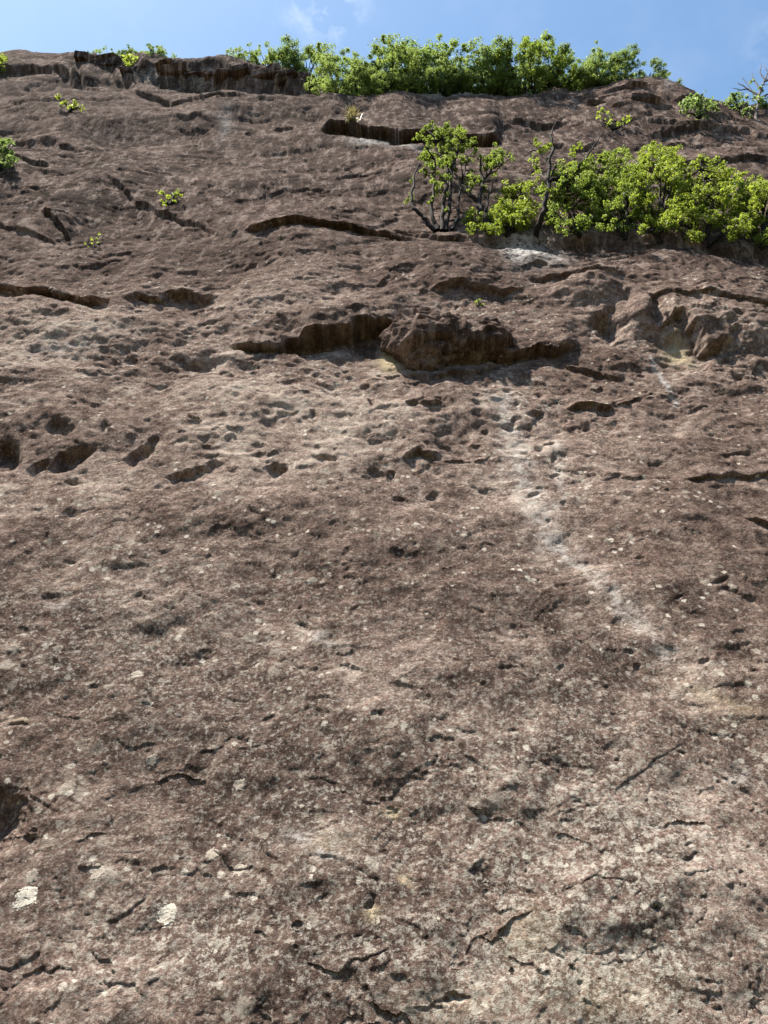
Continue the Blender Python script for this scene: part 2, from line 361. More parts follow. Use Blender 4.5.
# ---------------------------------------------------------------- colour masks of the rock, the dark one holding some painted shade
def blot(px, py, rx, ry, ang=0, p=1.0, warp=2.2):
    pad = 2.6 * max(rx, ry)
    sl = window(px - pad, px + pad, py - pad, py + pad)
    x = PX[sl] + warp * wx[sl] - px; y = PY[sl] + warp * wy[sl] - py
    c, s_ = math.cos(R(ang)), math.sin(R(ang))
    u = (x * c + y * s_) / rx; v = (-x * s_ + y * c) / ry
    return sl, np.exp(-(u * u + v * v) ** p)

def field(items, base=None):
    f = np.zeros_like(A) if base is None else base
    for it in items:
        sl, v = blot(*it[:5], warp=it[6] if len(it) > 6 else 2.2)
        f[sl] = f[sl] + it[5] * v
    return f

def stroke(f, pts, w, val, warp=2.0):
    pts = np.array(pts, float)
    for k in range(len(pts) - 1):
        n = max(2, int(np.hypot(*(pts[k + 1] - pts[k])) / (w * 0.8)))
        for t in np.arange(n) / n:
            p = pts[k] + t * (pts[k + 1] - pts[k])
            sl, v = blot(p[0], p[1], w, w, 0, warp=warp)
            f[sl] = np.maximum(f[sl], val * v)
    return f

# pale: worn, clean rock.  varnish: dark weathering skin, plus shade painted in the cave, pockets and round the boulder.  lichen: where pale crusts grow thick
pale = field([(120, 430, 240, 70, 0, .42), (60, 340, 160, 40, 0, .40), (330, 420, 120, 50, 0, .35), (520, 470, 60, 50, 30, .45), (300, 300, 90, 22, 0, .30),
              (690, 385, 90, 26, 0, .38), (715, 330, 80, 28, 0, .22), (560, 300, 40, 14, 0, .2), (320, 845, 46, 22, -12, .55), (306, 632, 28, 8, 20, .55), (350, 665, 26, 16, 30, .35), (700, 700, 45, 12, 20, .4),
              (560, 1000, 160, 50, 0, .25), (520, 930, 14, 22, 30, .35), (700, 900, 120, 110, 0, .2), (330, 560, 120, 30, 0, .15), (62, 600, 80, 30, 0, .2)])
pale = stroke(pale, [(498, 395), (515, 440), (520, 480), (545, 520), (560, 545), (600, 580), (640, 625), (672, 660), (720, 705)], 22, .62)
pale = stroke(pale, [(556, 440), (560, 480)], 5, .6)
varn_shade = field([(330, 170, 420, 90, 0, .25), (60, 200, 160, 60, 0, .3), (480, 120, 120, 22, 0, .25), (730, 440, 70, 38, 0, .45), (500, 650, 110, 60, 20, .40), (560, 560, 60, 30, 20, .2), (450, 385, 60, 16, 0, .3), (450, 430, 50, 18, 0, .25),
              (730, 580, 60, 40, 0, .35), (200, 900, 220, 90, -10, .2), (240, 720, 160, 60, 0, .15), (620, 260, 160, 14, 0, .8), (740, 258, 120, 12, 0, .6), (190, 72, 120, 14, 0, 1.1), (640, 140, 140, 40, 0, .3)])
lich = field([(384, 800, 560, 300, 0, .34), (640, 860, 190, 150, 0, .32), (560, 1000, 220, 70, 0, .5), (140, 950, 170, 80, 0, .35), (100, 620, 180, 90, 0, .25), (400, 720, 500, 260, 0, .12)])
yell = field([(389, 355, 12, 9, 0, 1.0, 1.2), (398, 350, 6, 8, 0, .7, 1.2), (676, 344, 12, 8, 0, .9, 1.2), (690, 352, 10, 5, 30, .8, 1.0), (330, 842, 26, 10, -10, .35), (391, 808, 9, 5, 0, .7, 1), (371, 914, 8, 7, 0, .7, 1), (20, 722, 10, 4, 0, .5), (406, 877, 7, 6, 0, .6), (385, 345, 5, 16, 0, .5, 1),
              (720, 700, 40, 8, 20, .35), (530, 935, 26, 30, 30, .25), (600, 1000, 70, 30, 0, .18), (470, 1005, 50, 20, 0, .15), (345, 338, 22, 10, 0, .06)])
pink = field([(330, 590, 160, 60, 0, .6), (380, 650, 80, 50, 0, .5), (560, 450, 30, 90, 0, .4), (130, 200, 200, 60, 0, .3), (640, 620, 60, 50, 30, .4), (560, 960, 70, 60, 0, .8), (640, 540, 100, 50, 0, .25)])
varn_shade += 0.25 * sstep(292, 215, PY + 6 * wx)
pale += 0.16 * sstep(540, 470, PY) * sstep(255, 300, PY)
varn_shade = field([(272, 345, 26, 10, 0, .8, 1.2), (372, 330, 20, 18, 0, 1.0, 1.2), (325, 334, 30, 12, 0, .5, 1.2), (540, 348, 40, 6, 0, .5, 1.2), (4, 455, 20, 14, 0, .4), (70, 460, 24, 8, -20, .4), (465, 372, 40, 10, 0, .35), (250, 346, 14, 5, 0, .4)], varn_shade)  # stain and painted shade: darkens cave walls, pockets, rock under ledge and boulder
whit = np.zeros_like(A)
whit = stroke(whit, [(500, 400), (512, 430), (520, 470), (535, 505), (556, 540)], 12, .58, 3.0)
whit = stroke(whit, [(556, 540), (600, 580), (640, 625), (672, 660)], 7, .5, 3.0)
whit = stroke(whit, [(556, 440), (560, 470), (564, 505)], 5, .4, 2.5)
whit = stroke(whit, [(652, 355), (664, 372), (672, 384), (680, 398)], 2.6, .9, 1.0)
whit = field([(522, 252, 19, 17, 0, 1.6, 1.2), (548, 256, 18, 12, 30, .8, 2), (368, 141, 22, 2.6, 8, .9, 1), (408, 150, 14, 2.4, 8, .7, 1), (225, 124, 6, 9, 20, .5, 1.5), (205, 83, 10, 1.6, 0, .8, .6), (262, 84, 14, 1.6, 0, .8, .6), (445, 91, 50, 2, 0, .7, .6), (150, 81, 14, 1.6, 0, .4, .6), (663, 92, 5, 9, -20, .7, 1),
              (555, 543, 22, 8, 20, .35), (300, 838, 16, 7, 0, .7), (322, 852, 18, 6, 10, .7), (338, 838, 10, 8, 0, .5), (324, 638, 14, 5, 25, .6), (60, 605, 14, 4, 0, .4), (740, 775, 14, 8, 30, .5), (65, 355, 30, 5, 0, .35)], whit)

# ---------------------------------------------------------------- materials
def new_mat(name):
    m = bpy.data.materials.new(name); m.use_nodes = True; m.node_tree.nodes.clear()
    return m, m.node_tree.nodes, m.node_tree.links

class NB:
    def __init__(s, name):
        s.m, s.n, s.l = new_mat(name)
    def node(s, t, **kw):
        x = s.n.new(t)
        for k_, v in kw.items():
            if k_ in x.inputs.keys(): x.inputs[k_].default_value = v
            else: setattr(x, k_, v)
        return x
    def link(s, a, b): s.l.new(a, b)
    def noise(s, vec, scale, detail=6, rough=0.6, dist=0.0):
        x = s.node('ShaderNodeTexNoise', Scale=scale, Detail=detail, Roughness=rough, Distortion=dist); s.link(vec, x.inputs['Vector']); return x.outputs['Fac']
    def ramp(s, fac, lo, hi, a=0.0, b=1.0):
        x = s.node('ShaderNodeMapRange', interpolation_type='SMOOTHSTEP'); s.link(fac, x.inputs['Value'])
        x.inputs['From Min'].default_value = lo; x.inputs['From Max'].default_value = hi; x.inputs['To Min'].default_value = a; x.inputs['To Max'].default_value = b
        return x.outputs['Result']
    def math(s, op, a, b=None, c=None, clamp=False):
        x = s.node('ShaderNodeMath', operation=op, use_clamp=clamp)
        for i, v in enumerate((a, b, c)):
            if v is None: continue
            if isinstance(v, (int, float)): x.inputs[i].default_value = v
            else: s.link(v, x.inputs[i])
        return x.outputs[0]
    def mix(s, fac, a, b):
        x = s.node('ShaderNodeMixRGB')
        for i, v in ((0, fac), (1, a), (2, b)):
            if isinstance(v, (int, float)): x.inputs[i].default_value = v
            elif isinstance(v, tuple): x.inputs[i].default_value = (*v, 1)
            else: s.link(v, x.inputs[i])
        return x.outputs[0]
    def attr(s, name):
        return s.node('ShaderNodeAttribute', attribute_name=name).outputs['Fac']

def rock_material():
    b = NB("weathered_rock")
    geo = b.node('ShaderNodeNewGeometry').outputs['Position']
    att = {k_: b.attr(k_) for k_ in ('pale', 'varnish', 'lichen', 'yellow', 'pink', 'white')}
    n0 = b.noise(geo, 0.33, 6, 0.6)
    n1 = b.noise(geo, 1.7, 6, 0.68, 0.4)
    n2 = b.noise(geo, 7.0, 6, 0.72)
    n3 = b.noise(geo, 28.0, 4, 0.75)
    nl = b.ramp(b.noise(geo, 0.9, 4, 0.6), 0.42, 0.58)
    n4 = b.noise(geo, 90.0, 2, 0.7)
    # mottled brown-grey ground colour
    t = b.math('ADD', b.math('MULTIPLY', n1, 0.5), b.math('ADD', b.math('MULTIPLY', n2, 0.62), b.math('ADD', b.math('MULTIPLY', n3, 0.40), 0.165)))
    t = b.math('ADD', t, b.math('MULTIPLY', b.math('SUBTRACT', n0, 0.5), 0.5))
    t = b.math('ADD', t, b.math('MULTIPLY', att['pale'], 0.20)); t = b.math('SUBTRACT', t, b.math('MULTIPLY', att['varnish'], 0.13))
    cr_ = b.node('ShaderNodeValToRGB'); b.link(b.ramp(t, 0.62, 1.24), cr_.inputs['Fac'])
    e = cr_.color_ramp.elements
    e[0].position = 0.0; e[0].color = (0.034, 0.023, 0.019, 1); e[1].position = 1.0; e[1].color = (0.53, 0.445, 0.37, 1)
    for p_, c_ in ((0.25, (0.079, 0.053, 0.044)), (0.46, (0.140, 0.096, 0.079)), (0.66, (0.224, 0.161, 0.133)), (0.83, (0.35, 0.268, 0.225))):
        x = e.new(p_); x.color = (*c_, 1)
    col = cr_.outputs['Color']
    col = b.mix(b.math('MULTIPLY', b.ramp(b.noise(geo, 3.1, 5, 0.7), 0.5, 0.68), b.math('ADD', b.math('MULTIPLY', att['pink'], 0.6), 0.12), clamp=True), col, (0.255, 0.158, 0.135))
    col = b.mix(b.ramp(b.noise(geo, 5.3, 5, 0.72), 0.60, 0.74, 0, 0.35), col, (0.27, 0.20, 0.135))
    # dark algae in streaks and dots, also carrying the painted shade
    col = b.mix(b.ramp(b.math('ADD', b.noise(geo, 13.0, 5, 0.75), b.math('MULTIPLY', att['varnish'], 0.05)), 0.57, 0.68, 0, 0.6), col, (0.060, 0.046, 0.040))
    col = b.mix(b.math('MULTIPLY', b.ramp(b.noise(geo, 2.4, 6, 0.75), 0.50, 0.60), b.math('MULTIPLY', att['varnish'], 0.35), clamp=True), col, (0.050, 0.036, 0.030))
    # streaks and mottling drawn out down the wall, showing where dark skin and painted shade are thick
    du = b.node('ShaderNodeVectorMath', operation='DOT_PRODUCT'); b.link(geo, du.inputs[0]); du.inputs[1].default_value = tuple(UPS)
    sx_ = b.node('ShaderNodeSeparateXYZ'); b.link(geo, sx_.inputs[0])
    cw = b.node('ShaderNodeCombineXYZ'); b.link(sx_.outputs[0], cw.inputs[0]); b.link(b.math('MULTIPLY', du.outputs['Value'], 0.30), cw.inputs[1])
    ws = b.noise(cw.outputs[0], 2.4, 5, 0.8)
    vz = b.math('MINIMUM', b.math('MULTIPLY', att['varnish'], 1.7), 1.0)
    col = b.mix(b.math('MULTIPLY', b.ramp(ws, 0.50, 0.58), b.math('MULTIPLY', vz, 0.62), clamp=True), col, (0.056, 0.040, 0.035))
    col = b.mix(b.math('MULTIPLY', b.ramp(ws, 0.50, 0.39), b.math('MULTIPLY', vz, 0.85), clamp=True), col, (0.31, 0.24, 0.205))
    # pale lichen crust: ragged dots in three sizes
    def crust(scale, lo, hi, amt, c, seed):
        mp = b.node('ShaderNodeMapping'); b.link(geo, mp.inputs['Vector']); mp.inputs['Location'].default_value = (seed, seed * 1.7, -seed)
        wv = b.node('ShaderNodeTexNoise', Scale=scale * 2.2, Detail=4, Roughness=0.75); b.link(mp.outputs[0], wv.inputs['Vector'])
        wm = b.node('ShaderNodeVectorMath', operation='MULTIPLY_ADD'); b.link(wv.outputs['Color'], wm.inputs[0]); wm.inputs[1].default_value = (1.05 / scale,) * 3; b.link(mp.outputs[0], wm.inputs[2])
        v = b.node('ShaderNodeTexVoronoi', Scale=scale); b.link(wm.outputs[0], v.inputs['Vector'])
        sep = b.node('ShaderNodeSeparateColor'); b.link(v.outputs['Color'], sep.inputs[0])
        rad = b.math('MULTIPLY', b.ramp(sep.outputs[0], lo, hi), 0.52)
        rad = b.math('MULTIPLY', rad, b.math('ADD', nl, b.math('SUBTRACT', att['lichen'], b.math('MULTIPLY', att['varnish'], 0.9)), clamp=True))
        m = b.ramp(b.math('SUBTRACT', rad, v.outputs['Distance']), -0.02, 0.12)
        m = b.math('MULTIPLY', m, b.ramp(n4, 0.32, 0.50, 0.5, 1.0))
        m = b.math('MULTIPLY', m, b.ramp(sep.outputs[1], 0.0, 0.8, 0.35, 1.0))
        return b.math('MULTIPLY', m, amt), c
    for args in ((5.0, 0.60, 1.0, 0.6, (0.46, 0.41, 0.34), 3.0), (10.0, 0.58, 1.0, 0.85, (0.68, 0.62, 0.53), 11.0)):
        m, c = crust(*args); col = b.mix(m, col, c)
    lm = b.math('MULTIPLY', b.ramp(b.math('ADD', b.noise(geo, 15.0, 5, 0.8), b.math('MULTIPLY', att['lichen'], 0.13)), 0.56, 0.66), b.math('ADD', b.math('MULTIPLY', att['lichen'], 0.8), 0.25), clamp=True)
    col = b.mix(lm, col, (0.47, 0.43, 0.37))
    # worn, mineral and water-washed patches
    col = b.mix(b.math('MULTIPLY', att['yellow'], b.ramp(n3, 0.30, 0.55, 0.45, 1.0), clamp=True), col, (0.56, 0.455, 0.30))
    col = b.mix(b.math('MULTIPLY', att['white'], b.ramp(n2, 0.38, 0.58, 0.1, 1.0), clamp=True), col, (0.56, 0.53, 0.50))
    # fine relief
    bp = b.node('ShaderNodeBump', Strength=1.0, Distance=0.115); b.link(b.noise(geo, 5.0, 7, 0.76), bp.inputs['Height'])
    df = b.node('ShaderNodeBsdfDiffuse'); b.link(col, df.inputs['Color']); b.link(bp.outputs[0], df.inputs['Normal'])
    df.inputs['Roughness'].default_value = 0.4
    pr = b.node('ShaderNodeBsdfPrincipled'); b.link(col, pr.inputs['Base Color']); b.link(bp.outputs[0], pr.inputs['Normal'])
    pr.inputs['Roughness'].default_value = 0.88; pr.inputs['Specular IOR Level'].default_value = 0.08
    bs = b.node('ShaderNodeMixShader'); bs.inputs[0].default_value = 0.22; b.link(df.outputs[0], bs.inputs[1]); b.link(pr.outputs[0], bs.inputs[2])
    o = b.node('ShaderNodeOutputMaterial'); b.link(bs.outputs[0], o.inputs['Surface'])
    return b.m
ROCK = rock_material()

def simple_noise_mat(name, c1, c2, scale, rough=0.9, bump=0.02):
    b = NB(name)
    geo = b.node('ShaderNodeNewGeometry').outputs['Position']
    n = b.noise(geo, scale, 8, 0.7)
    bs = b.node('ShaderNodeBsdfPrincipled'); b.link(b.mix(b.ramp(n, 0.35, 0.65), c1, c2), bs.inputs['Base Color'])
    bs.inputs['Roughness'].default_value = rough; bs.inputs['Specular IOR Level'].default_value = 0.2
    bp = b.node('ShaderNodeBump', Strength=0.7, Distance=bump); b.link(n, bp.inputs['Height']); b.link(bp.outputs[0], bs.inputs['Normal'])
    o = b.node('ShaderNodeOutputMaterial'); b.link(bs.outputs[0], o.inputs['Surface'])
    return b.m
BARK = simple_noise_mat("bark", (0.012, 0.009, 0.007), (0.034, 0.027, 0.022), 14)
GREYBARK = simple_noise_mat("grey_bark", (0.07, 0.06, 0.055), (0.17, 0.15, 0.135), 12)
SOIL = simple_noise_mat("wooded_soil", (0.03, 0.035, 0.014), (0.085, 0.07, 0.04), 0.8)
CRUST = simple_noise_mat("lichen_crust", (0.36, 0.32, 0.27), (0.52, 0.48, 0.41), 40, 0.95, 0.008)
CRUST_DULL = simple_noise_mat("dull_lichen_crust", (0.22, 0.18, 0.15), (0.38, 0.335, 0.28), 60, 0.95, 0.008)

def leaf_mat(name, dark, light, trans):
    b = NB(name)
    geo = b.node('ShaderNodeNewGeometry'); n = b.noise(geo.outputs['Position'], 2.3, 4, 0.6)
    rnd = geo.outputs['Random Per Island']
    f = b.math('ADD', b.math('MULTIPLY', rnd, 0.7), b.math('MULTIPLY', b.ramp(n, 0.35, 0.65), 0.4), clamp=True)
    c = b.mix(f, dark, light)
    bs = b.node('ShaderNodeBsdfPrincipled'); b.link(c, bs.inputs['Base Color']); bs.inputs['Roughness'].default_value = 0.5; bs.inputs['Specular IOR Level'].default_value = 0.35
    tr = b.node('ShaderNodeBsdfTranslucent'); b.link(b.mix(f, tuple(x * .75 for x in trans), trans), tr.inputs['Color'])
    ad = b.node('ShaderNodeMixShader'); ad.inputs[0].default_value = 0.5; b.link(bs.outputs[0], ad.inputs[1]); b.link(tr.outputs[0], ad.inputs[2])
    o = b.node('ShaderNodeOutputMaterial'); b.link(ad.outputs[0], o.inputs['Surface'])
    return b.m
LEAF_BRIGHT = leaf_mat("spring_leaves", (0.065, 0.105, 0.014), (0.25, 0.31, 0.055), (0.40, 0.49, 0.06))
LEAF_MID = leaf_mat("fresh_leaves", (0.05, 0.085, 0.018), (0.21, 0.27, 0.06), (0.32, 0.42, 0.06))
LEAF_FAR = leaf_mat("crest_leaves", (0.06, 0.095, 0.03), (0.19, 0.25, 0.085), (0.25, 0.35, 0.09))
LEAF_DRY = leaf_mat("dry_grass", (0.30, 0.25, 0.10), (0.45, 0.38, 0.17), (0.35, 0.30, 0.10))

# ---------------------------------------------------------------- object helpers
def mesh_obj(name, verts, faces, mat, parent=None, smooth=True, attrs=None):
    me = bpy.data.meshes.new(name)
    verts = np.asarray(verts, np.float32)
    if isinstance(faces, np.ndarray):
        nf, k_ = faces.shape
        me.vertices.add(len(verts)); me.vertices.foreach_set('co', verts.ravel())
        me.loops.add(nf * k_); me.loops.foreach_set('vertex_index', faces.astype(np.int32).ravel())
        me.polygons.add(nf); me.polygons.foreach_set('loop_start', (np.arange(nf) * k_).astype(np.int32))
        me.polygons.foreach_set('use_smooth', np.full(nf, smooth, bool))
        me.update(calc_edges=True)
    else:
        me.from_pydata([tuple(v) for v in verts], [], faces)
        me.polygons.foreach_set('use_smooth', np.full(len(me.polygons), smooth, bool)); me.update()
    if attrs:
        for k_, v in attrs.items():
            at_ = me.attributes.new(k_, 'FLOAT', 'POINT'); at_.data.foreach_set('value', np.asarray(v, np.float32).ravel())
    me.materials.append(mat)
    o = bpy.data.objects.new(name, me); COL.objects.link(o)
    if parent is not None: o.parent = parent
    return o

def empty(name, loc):
    o = bpy.data.objects.new(name, None); COL.objects.link(o); o.location = loc; o.empty_display_size = 0.2
    return o

def tag(o, label=None, cat=None, group=None, kind=None):
    if label: o['label'] = label
    if cat: o['category'] = cat
    if group: o['group'] = group
    if kind: o['kind'] = kind
    return o

# ---------------------------------------------------------------- ground with an added unseen hill, and cliff
idx = np.arange(NR * NC).reshape(NR, NC)
quads = np.stack([idx[:-1, :-1], idx[:-1, 1:], idx[1:, 1:], idx[1:, :-1]], -1).reshape(-1, 4)
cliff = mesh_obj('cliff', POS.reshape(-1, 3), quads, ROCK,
                 attrs={'pale': pale, 'varnish': varn_shade, 'lichen': lich, 'yellow': yell, 'pink': pink, 'white': whit})
tag(cliff, 'tall weathered brown rock face pocked with hollows and cracks', kind='structure')

gx, gy = np.meshgrid(np.linspace(-300, 300, 121), np.linspace(-260, 60, 81))
rise = np.maximum(0, -gy - 12)  # unseen hill added behind the camera to cut low sky light
gz = -0.2 + 0.08 * perlin2(gx / 7, gy / 7, 5) + 95 * (1 - np.exp(-rise / 85.0)) + sstep(5, 40, rise) * (5 * perlin2(gx / 24, gy / 24, 6) + 2 * perlin2(gx / 9, gy / 9, 8))
gi = np.arange(gx.size).reshape(gx.shape)
ground_added_hill = mesh_obj('ground', np.stack([gx, gy, gz], -1).reshape(-1, 3), np.stack([gi[:-1, :-1], gi[:-1, 1:], gi[1:, 1:], gi[1:, :-1]], -1).reshape(-1, 4), SOIL)
tag(ground_added_hill, kind='structure')

# where a pixel of the picture meets the finished rock
_sx, _sy, _sz = project(POS.reshape(-1, 3))
_flat = POS.reshape(-1, 3); _nflat = grid_normals(POS).reshape(-1, 3)
def at(px, py, r=2.5):
    while True:
        m = np.where((np.abs(_sx - px) < r) & (np.abs(_sy - py) < r))[0]
        if len(m): break
        r *= 1.6
    near = m[_sz[m] < _sz[m].min() + 0.25]
    k_ = near[np.argmin(np.hypot(_sx[near] - px, _sy[near] - py))]
    return _flat[k_].copy(), _nflat[k_].copy()

def on_ray(px, py, Y):
    """point seen at a pixel, at world depth Y"""
    d = ray(px, py); return CAM + d * ((Y - CAM[1]) / d[1])

# rock masses that stand out of the face
ico_cache = {}
def ico(sub):
    if sub not in ico_cache:
        bm = bmesh.new(); bmesh.ops.create_icosphere(bm, subdivisions=sub, radius=1.0); bm.verts.ensure_lookup_table()
        v = np.array([x.co[:] for x in bm.verts]); f = np.array([[y.index for y in x.verts] for x in bm.faces]); bm.free()
        ico_cache[sub] = (v, f)
    return ico_cache[sub]

def rock_lump(name, px, py, rx, ry, rz, off=0.0, sub=5, rough=0.22, seed=0, tilt=0.0, square=0.0, vn=0.4, pl=0.0, slab_up=None, lc=-0.6, planes=0):
    """rx, ry in pixels across and along the wall as seen; rz metres out of the wall"""
    p, _ = at(px, py); dpt = (p - CAM) @ FWD; m = dpt / F
    v, f = ico(sub); d = v.copy()
    s = np.abs(d).max(1)[:, None]
    q = d * ((1 - square) + square / s)
    if planes:
        rg = np.random.default_rng(seed); pn = rg.normal(size=(planes, 3)); pn = np.vstack([pn, np.eye(3), -np.eye(3)]); pn /= np.linalg.norm(pn, axis=1)[:, None]
        dk = rg.uniform(.62, 1.0, len(pn)); dots = d @ pn.T
        q = d * np.min(np.where(dots > .05, dk / np.maximum(dots, .05), 9), 1)[:, None]
    sx, sy = rx * m, ry * m
    if slab_up is not None: sy = slab_up
    local = q * np.array([sx, rz, sy])
    c, s_ = math.cos(R(tilt)), math.sin(R(tilt))
    local = np.stack([local[:, 0] * c - local[:, 2] * s_, local[:, 1], local[:, 0] * s_ + local[:, 2] * c], -1)
    r0 = min(sx, sy)
    off_n = perlin3(local / (r0 * 1.3) + seed, 300 + seed) * rough + (0.25 - np.abs(perlin3(local / (r0 * .5) + seed, 310 + seed))) * rough * .7 \
        + perlin3(local / (r0 * .2) + seed, 320 + seed) * rough * .28 + (0.2 - np.abs(perlin3(local / (r0 * .09) + seed, 330 + seed))) * rough * .16
    local = local + d * (off_n * r0 * 1.6)[:, None]
    # wall axes: across, out towards the viewer side, up in view
    out = -FWD * 0.55 + NRM * 0.45; out /= np.linalg.norm(out); upv = np.cross(out, RGT); upv = upv if upv[2] > 0 else -upv
    if slab_up is not None: out, upv = NRM, UPS
    base = p + out * off
    W = base + local[:, :1] * RGT + local[:, 1:2] * out + local[:, 2:3] * upv
    n = len(W); z = np.zeros(n)
    return mesh_obj(name, W, f, ROCK, parent=cliff, attrs={'pale': z + pl, 'varnish': z + vn, 'lichen': z + lc, 'yellow': z, 'pink': z, 'white': z})

tag(rock_lump('boulder', 447, 338, 62, 21, 0.48, off=0.08, sub=6, rough=0.30, seed=1, square=0.22, tilt=-3, slab_up=1.0, vn=.5, pl=.05), 'dark rounded boulder bulging over its own shadow')  # whole boulder darkened to stand in for its shaded underside
tag(rock_lump('rock_knob', 427, 360, 21, 15, 0.40, off=0.1, sub=5, rough=0.34, seed=2, slab_up=.45, vn=0.1, pl=.0), 'small knob of pitted rock under the boulder')
# broken blocks of the dark crag under the left crest
for k in range(30):
    x = 84 + 8.0 * k + RNG.uniform(-4, 4); y = 60 + 0.07 * (x - 92) + RNG.uniform(-2, 8)
    rock_lump('rock_block', x, y, RNG.uniform(8, 20), RNG.uniform(3, 7), RNG.uniform(.6, 1.1), off=RNG.uniform(-.75, -.25), sub=5, rough=.13, seed=60 + k, planes=7, tilt=RNG.uniform(-14, 22), vn=RNG.uniform(.5, 1.0))
# and of the outcrop at the right end of the crest
for k, (x, y, rx, ry) in enumerate(((612, 94, 16, 8), (632, 86, 18, 8), (655, 86, 16, 9), (670, 94, 14, 9), (645, 100, 18, 7), (622, 104, 14, 7), (682, 100, 12, 8), (598, 102, 14, 7), (660, 106, 14, 6))):
    rock_lump('rock_block', x, y, rx, ry, .8, off=RNG.uniform(-.65, -.35), sub=5, rough=.14, seed=90 + k, planes=8, tilt=RNG.uniform(-20, 20), vn=RNG.uniform(.2, .8), pl=RNG.uniform(0, .4))

# ---------------------------------------------------------------- vegetation helpers
def tube(points, radii, sides=6):
    P = np.asarray(points, float); n = len(P)
    t = np.gradient(P, axis=0); t /= np.linalg.norm(t, axis=1)[:, None] + 1e-9
    ref = np.array([0.31, 0.87, 0.12]); u = np.cross(t, ref); u /= np.linalg.norm(u, axis=1)[:, None]; v = np.cross(t, u)
    a = np.arange(sides) * 2 * math.pi / sides
    V = P[:, None] + np.asarray(radii)[:, None, None] * (np.cos(a)[None, :, None] * u[:, None] + np.sin(a)[None, :, None] * v[:, None])
    f = [(i_ * sides + k_, i_ * sides + (k_ + 1) % sides, (i_ + 1) * sides + (k_ + 1) % sides, (i_ + 1) * sides + k_) for i_ in range(n - 1) for k_ in range(sides)]
    return V.reshape(-1, 3), f

def smooth_line(pts, per=5):
    pts = np.asarray(pts, float); n = len(pts)
    q = np.vstack([2 * pts[0] - pts[1], pts, 2 * pts[-1] - pts[-2]]); out = []
    for i_ in range(1, n):
        p0, p1, p2, p3 = q[i_ - 1], q[i_], q[i_ + 1], q[i_ + 2]
        for t in np.arange(per) / per:
            out.append(0.5 * (2 * p1 + (p2 - p0) * t + (2 * p0 - 5 * p1 + 4 * p2 - p3) * t * t + (3 * p1 - p0 - 3 * p2 + p3) * t ** 3))
    out.append(pts[-1]); return np.array(out)

def leaves(blobs, L, dens, rng, sub=6, up=0.5):
    """leaf faces gathered in sprays inside each clump; blobs: (centre, radius)"""
    V = []; 
    for c, r in blobs:
        n = max(10, int(dens * (r / L) ** 2)); ns = max(3, sub)
        d = rng.normal(size=(ns, 3)); d /= np.linalg.norm(d, axis=1)[:, None]
        cen = c + d * (r * rng.uniform(0.35, 0.95, ns))[:, None] * np.array([1.1, 1.0, 0.85])
        k_ = rng.integers(0, ns, n)
        e = rng.normal(size=(n, 3)); e /= np.linalg.norm(e, axis=1)[:, None]
        rad = r * 0.42 * rng.uniform(0.5, 1.2, ns)[k_] * rng.random(n) ** 0.45
        p = cen[k_] + e * rad[:, None] * np.array([1, 1, 0.8])
        nrm = e * 0.7 + (p - c) / r * 0.5 + rng.normal(size=(n, 3)) * 0.45 + np.array([0, 0, up]); nrm /= np.linalg.norm(nrm, axis=1)[:, None]
        a = np.cross(nrm, rng.normal(size=(n, 3))); a /= np.linalg.norm(a, axis=1)[:, None]; b_ = np.cross(nrm, a)
        l = (L * rng.uniform(0.4, 1.4, n))[:, None]; w = l * 0.30
        V.append(np.stack([p - a * l * .5, p + b_ * w + nrm * w * .35 - a * l * .05, p + a * l * .5, p - b_ * w + nrm * w * .35 - a * l * .05], 1).reshape(-1, 3))
    V = np.vstack(V); return V, np.arange(len(V)).reshape(-1, 4)

def merge(parts):
    V = []; Fc = []; o = 0
    for v, f in parts:
        V.append(v); Fc += [tuple(i_ + o for i_ in q) for q in f]; o += len(v)
    return np.vstack(V), Fc

def plant(name, label, cat, base_px, stems, clumps, leaf, L, dens=5.0, bark=None, group=None, seed=1, lean=0.42, spread=0.35, forward=0.15, sub=6, base=None, crown='crown', stem='trunk', twigs=True, wood=1.35):
    """stems: ([(px, py), ...], radius at foot, radius at tip) as seen; clumps: (px, py, radius in px)"""
    rng = np.random.default_rng(seed)
    p0 = at(*base_px)[0] if base is None else np.asarray(base, float)
    m = ((p0 - CAM) @ FWD) / F
    root = empty(name, p0); tag(root, label, cat, group)
    def world(px, py, extra=0.0):
        q = on_ray(px, py, p0[1]); z = q[2] - p0[2]
        return on_ray(px, py, p0[1] + lean * max(z, 0) * 0.8 - forward * min(1.0, max(z, 0) / 0.9) + extra)
    bl = []
    for (px, py, r) in clumps:
        bl.append((world(px, py, rng.normal(0, spread)) - p0, r * m))
    if stems:
        parts = []
        tipz = []
        for pts, r0, r1 in stems:
            ex = rng.normal(0, spread * .35)
            W = [world(px, py, ex * k_ / max(1, len(pts) - 1)) - p0 for k_, (px, py) in enumerate(pts)]
            W = smooth_line(W)
            W[1:] += rng.normal(0, r0 * .35, W[1:].shape)
            parts.append(tube(W, np.linspace(r0, r1, len(W)) * wood)); tipz.append(W)
        if twigs and bl:
            allp = np.vstack(tipz)
            for c, r in bl:
                d = np.linalg.norm(allp - c, axis=1) + (allp[:, 2] > c[2]) * 0.8
                q = allp[np.argmin(d)]
                if np.linalg.norm(q - c) < 3.0:
                    mid = (q + c) / 2 + rng.normal(0, .06, 3)
                    parts.append(tube([q, mid, c], [stems[0][2] * 1.6, stems[0][2], stems[0][2] * .5], 4))
        v, f = merge(parts); mesh_obj(stem, v, f, bark or BARK, parent=root)
    if bl:
        v, f = leaves(bl, L, dens, rng, sub); mesh_obj(crown, v, f, leaf, parent=root, smooth=False)
    return root

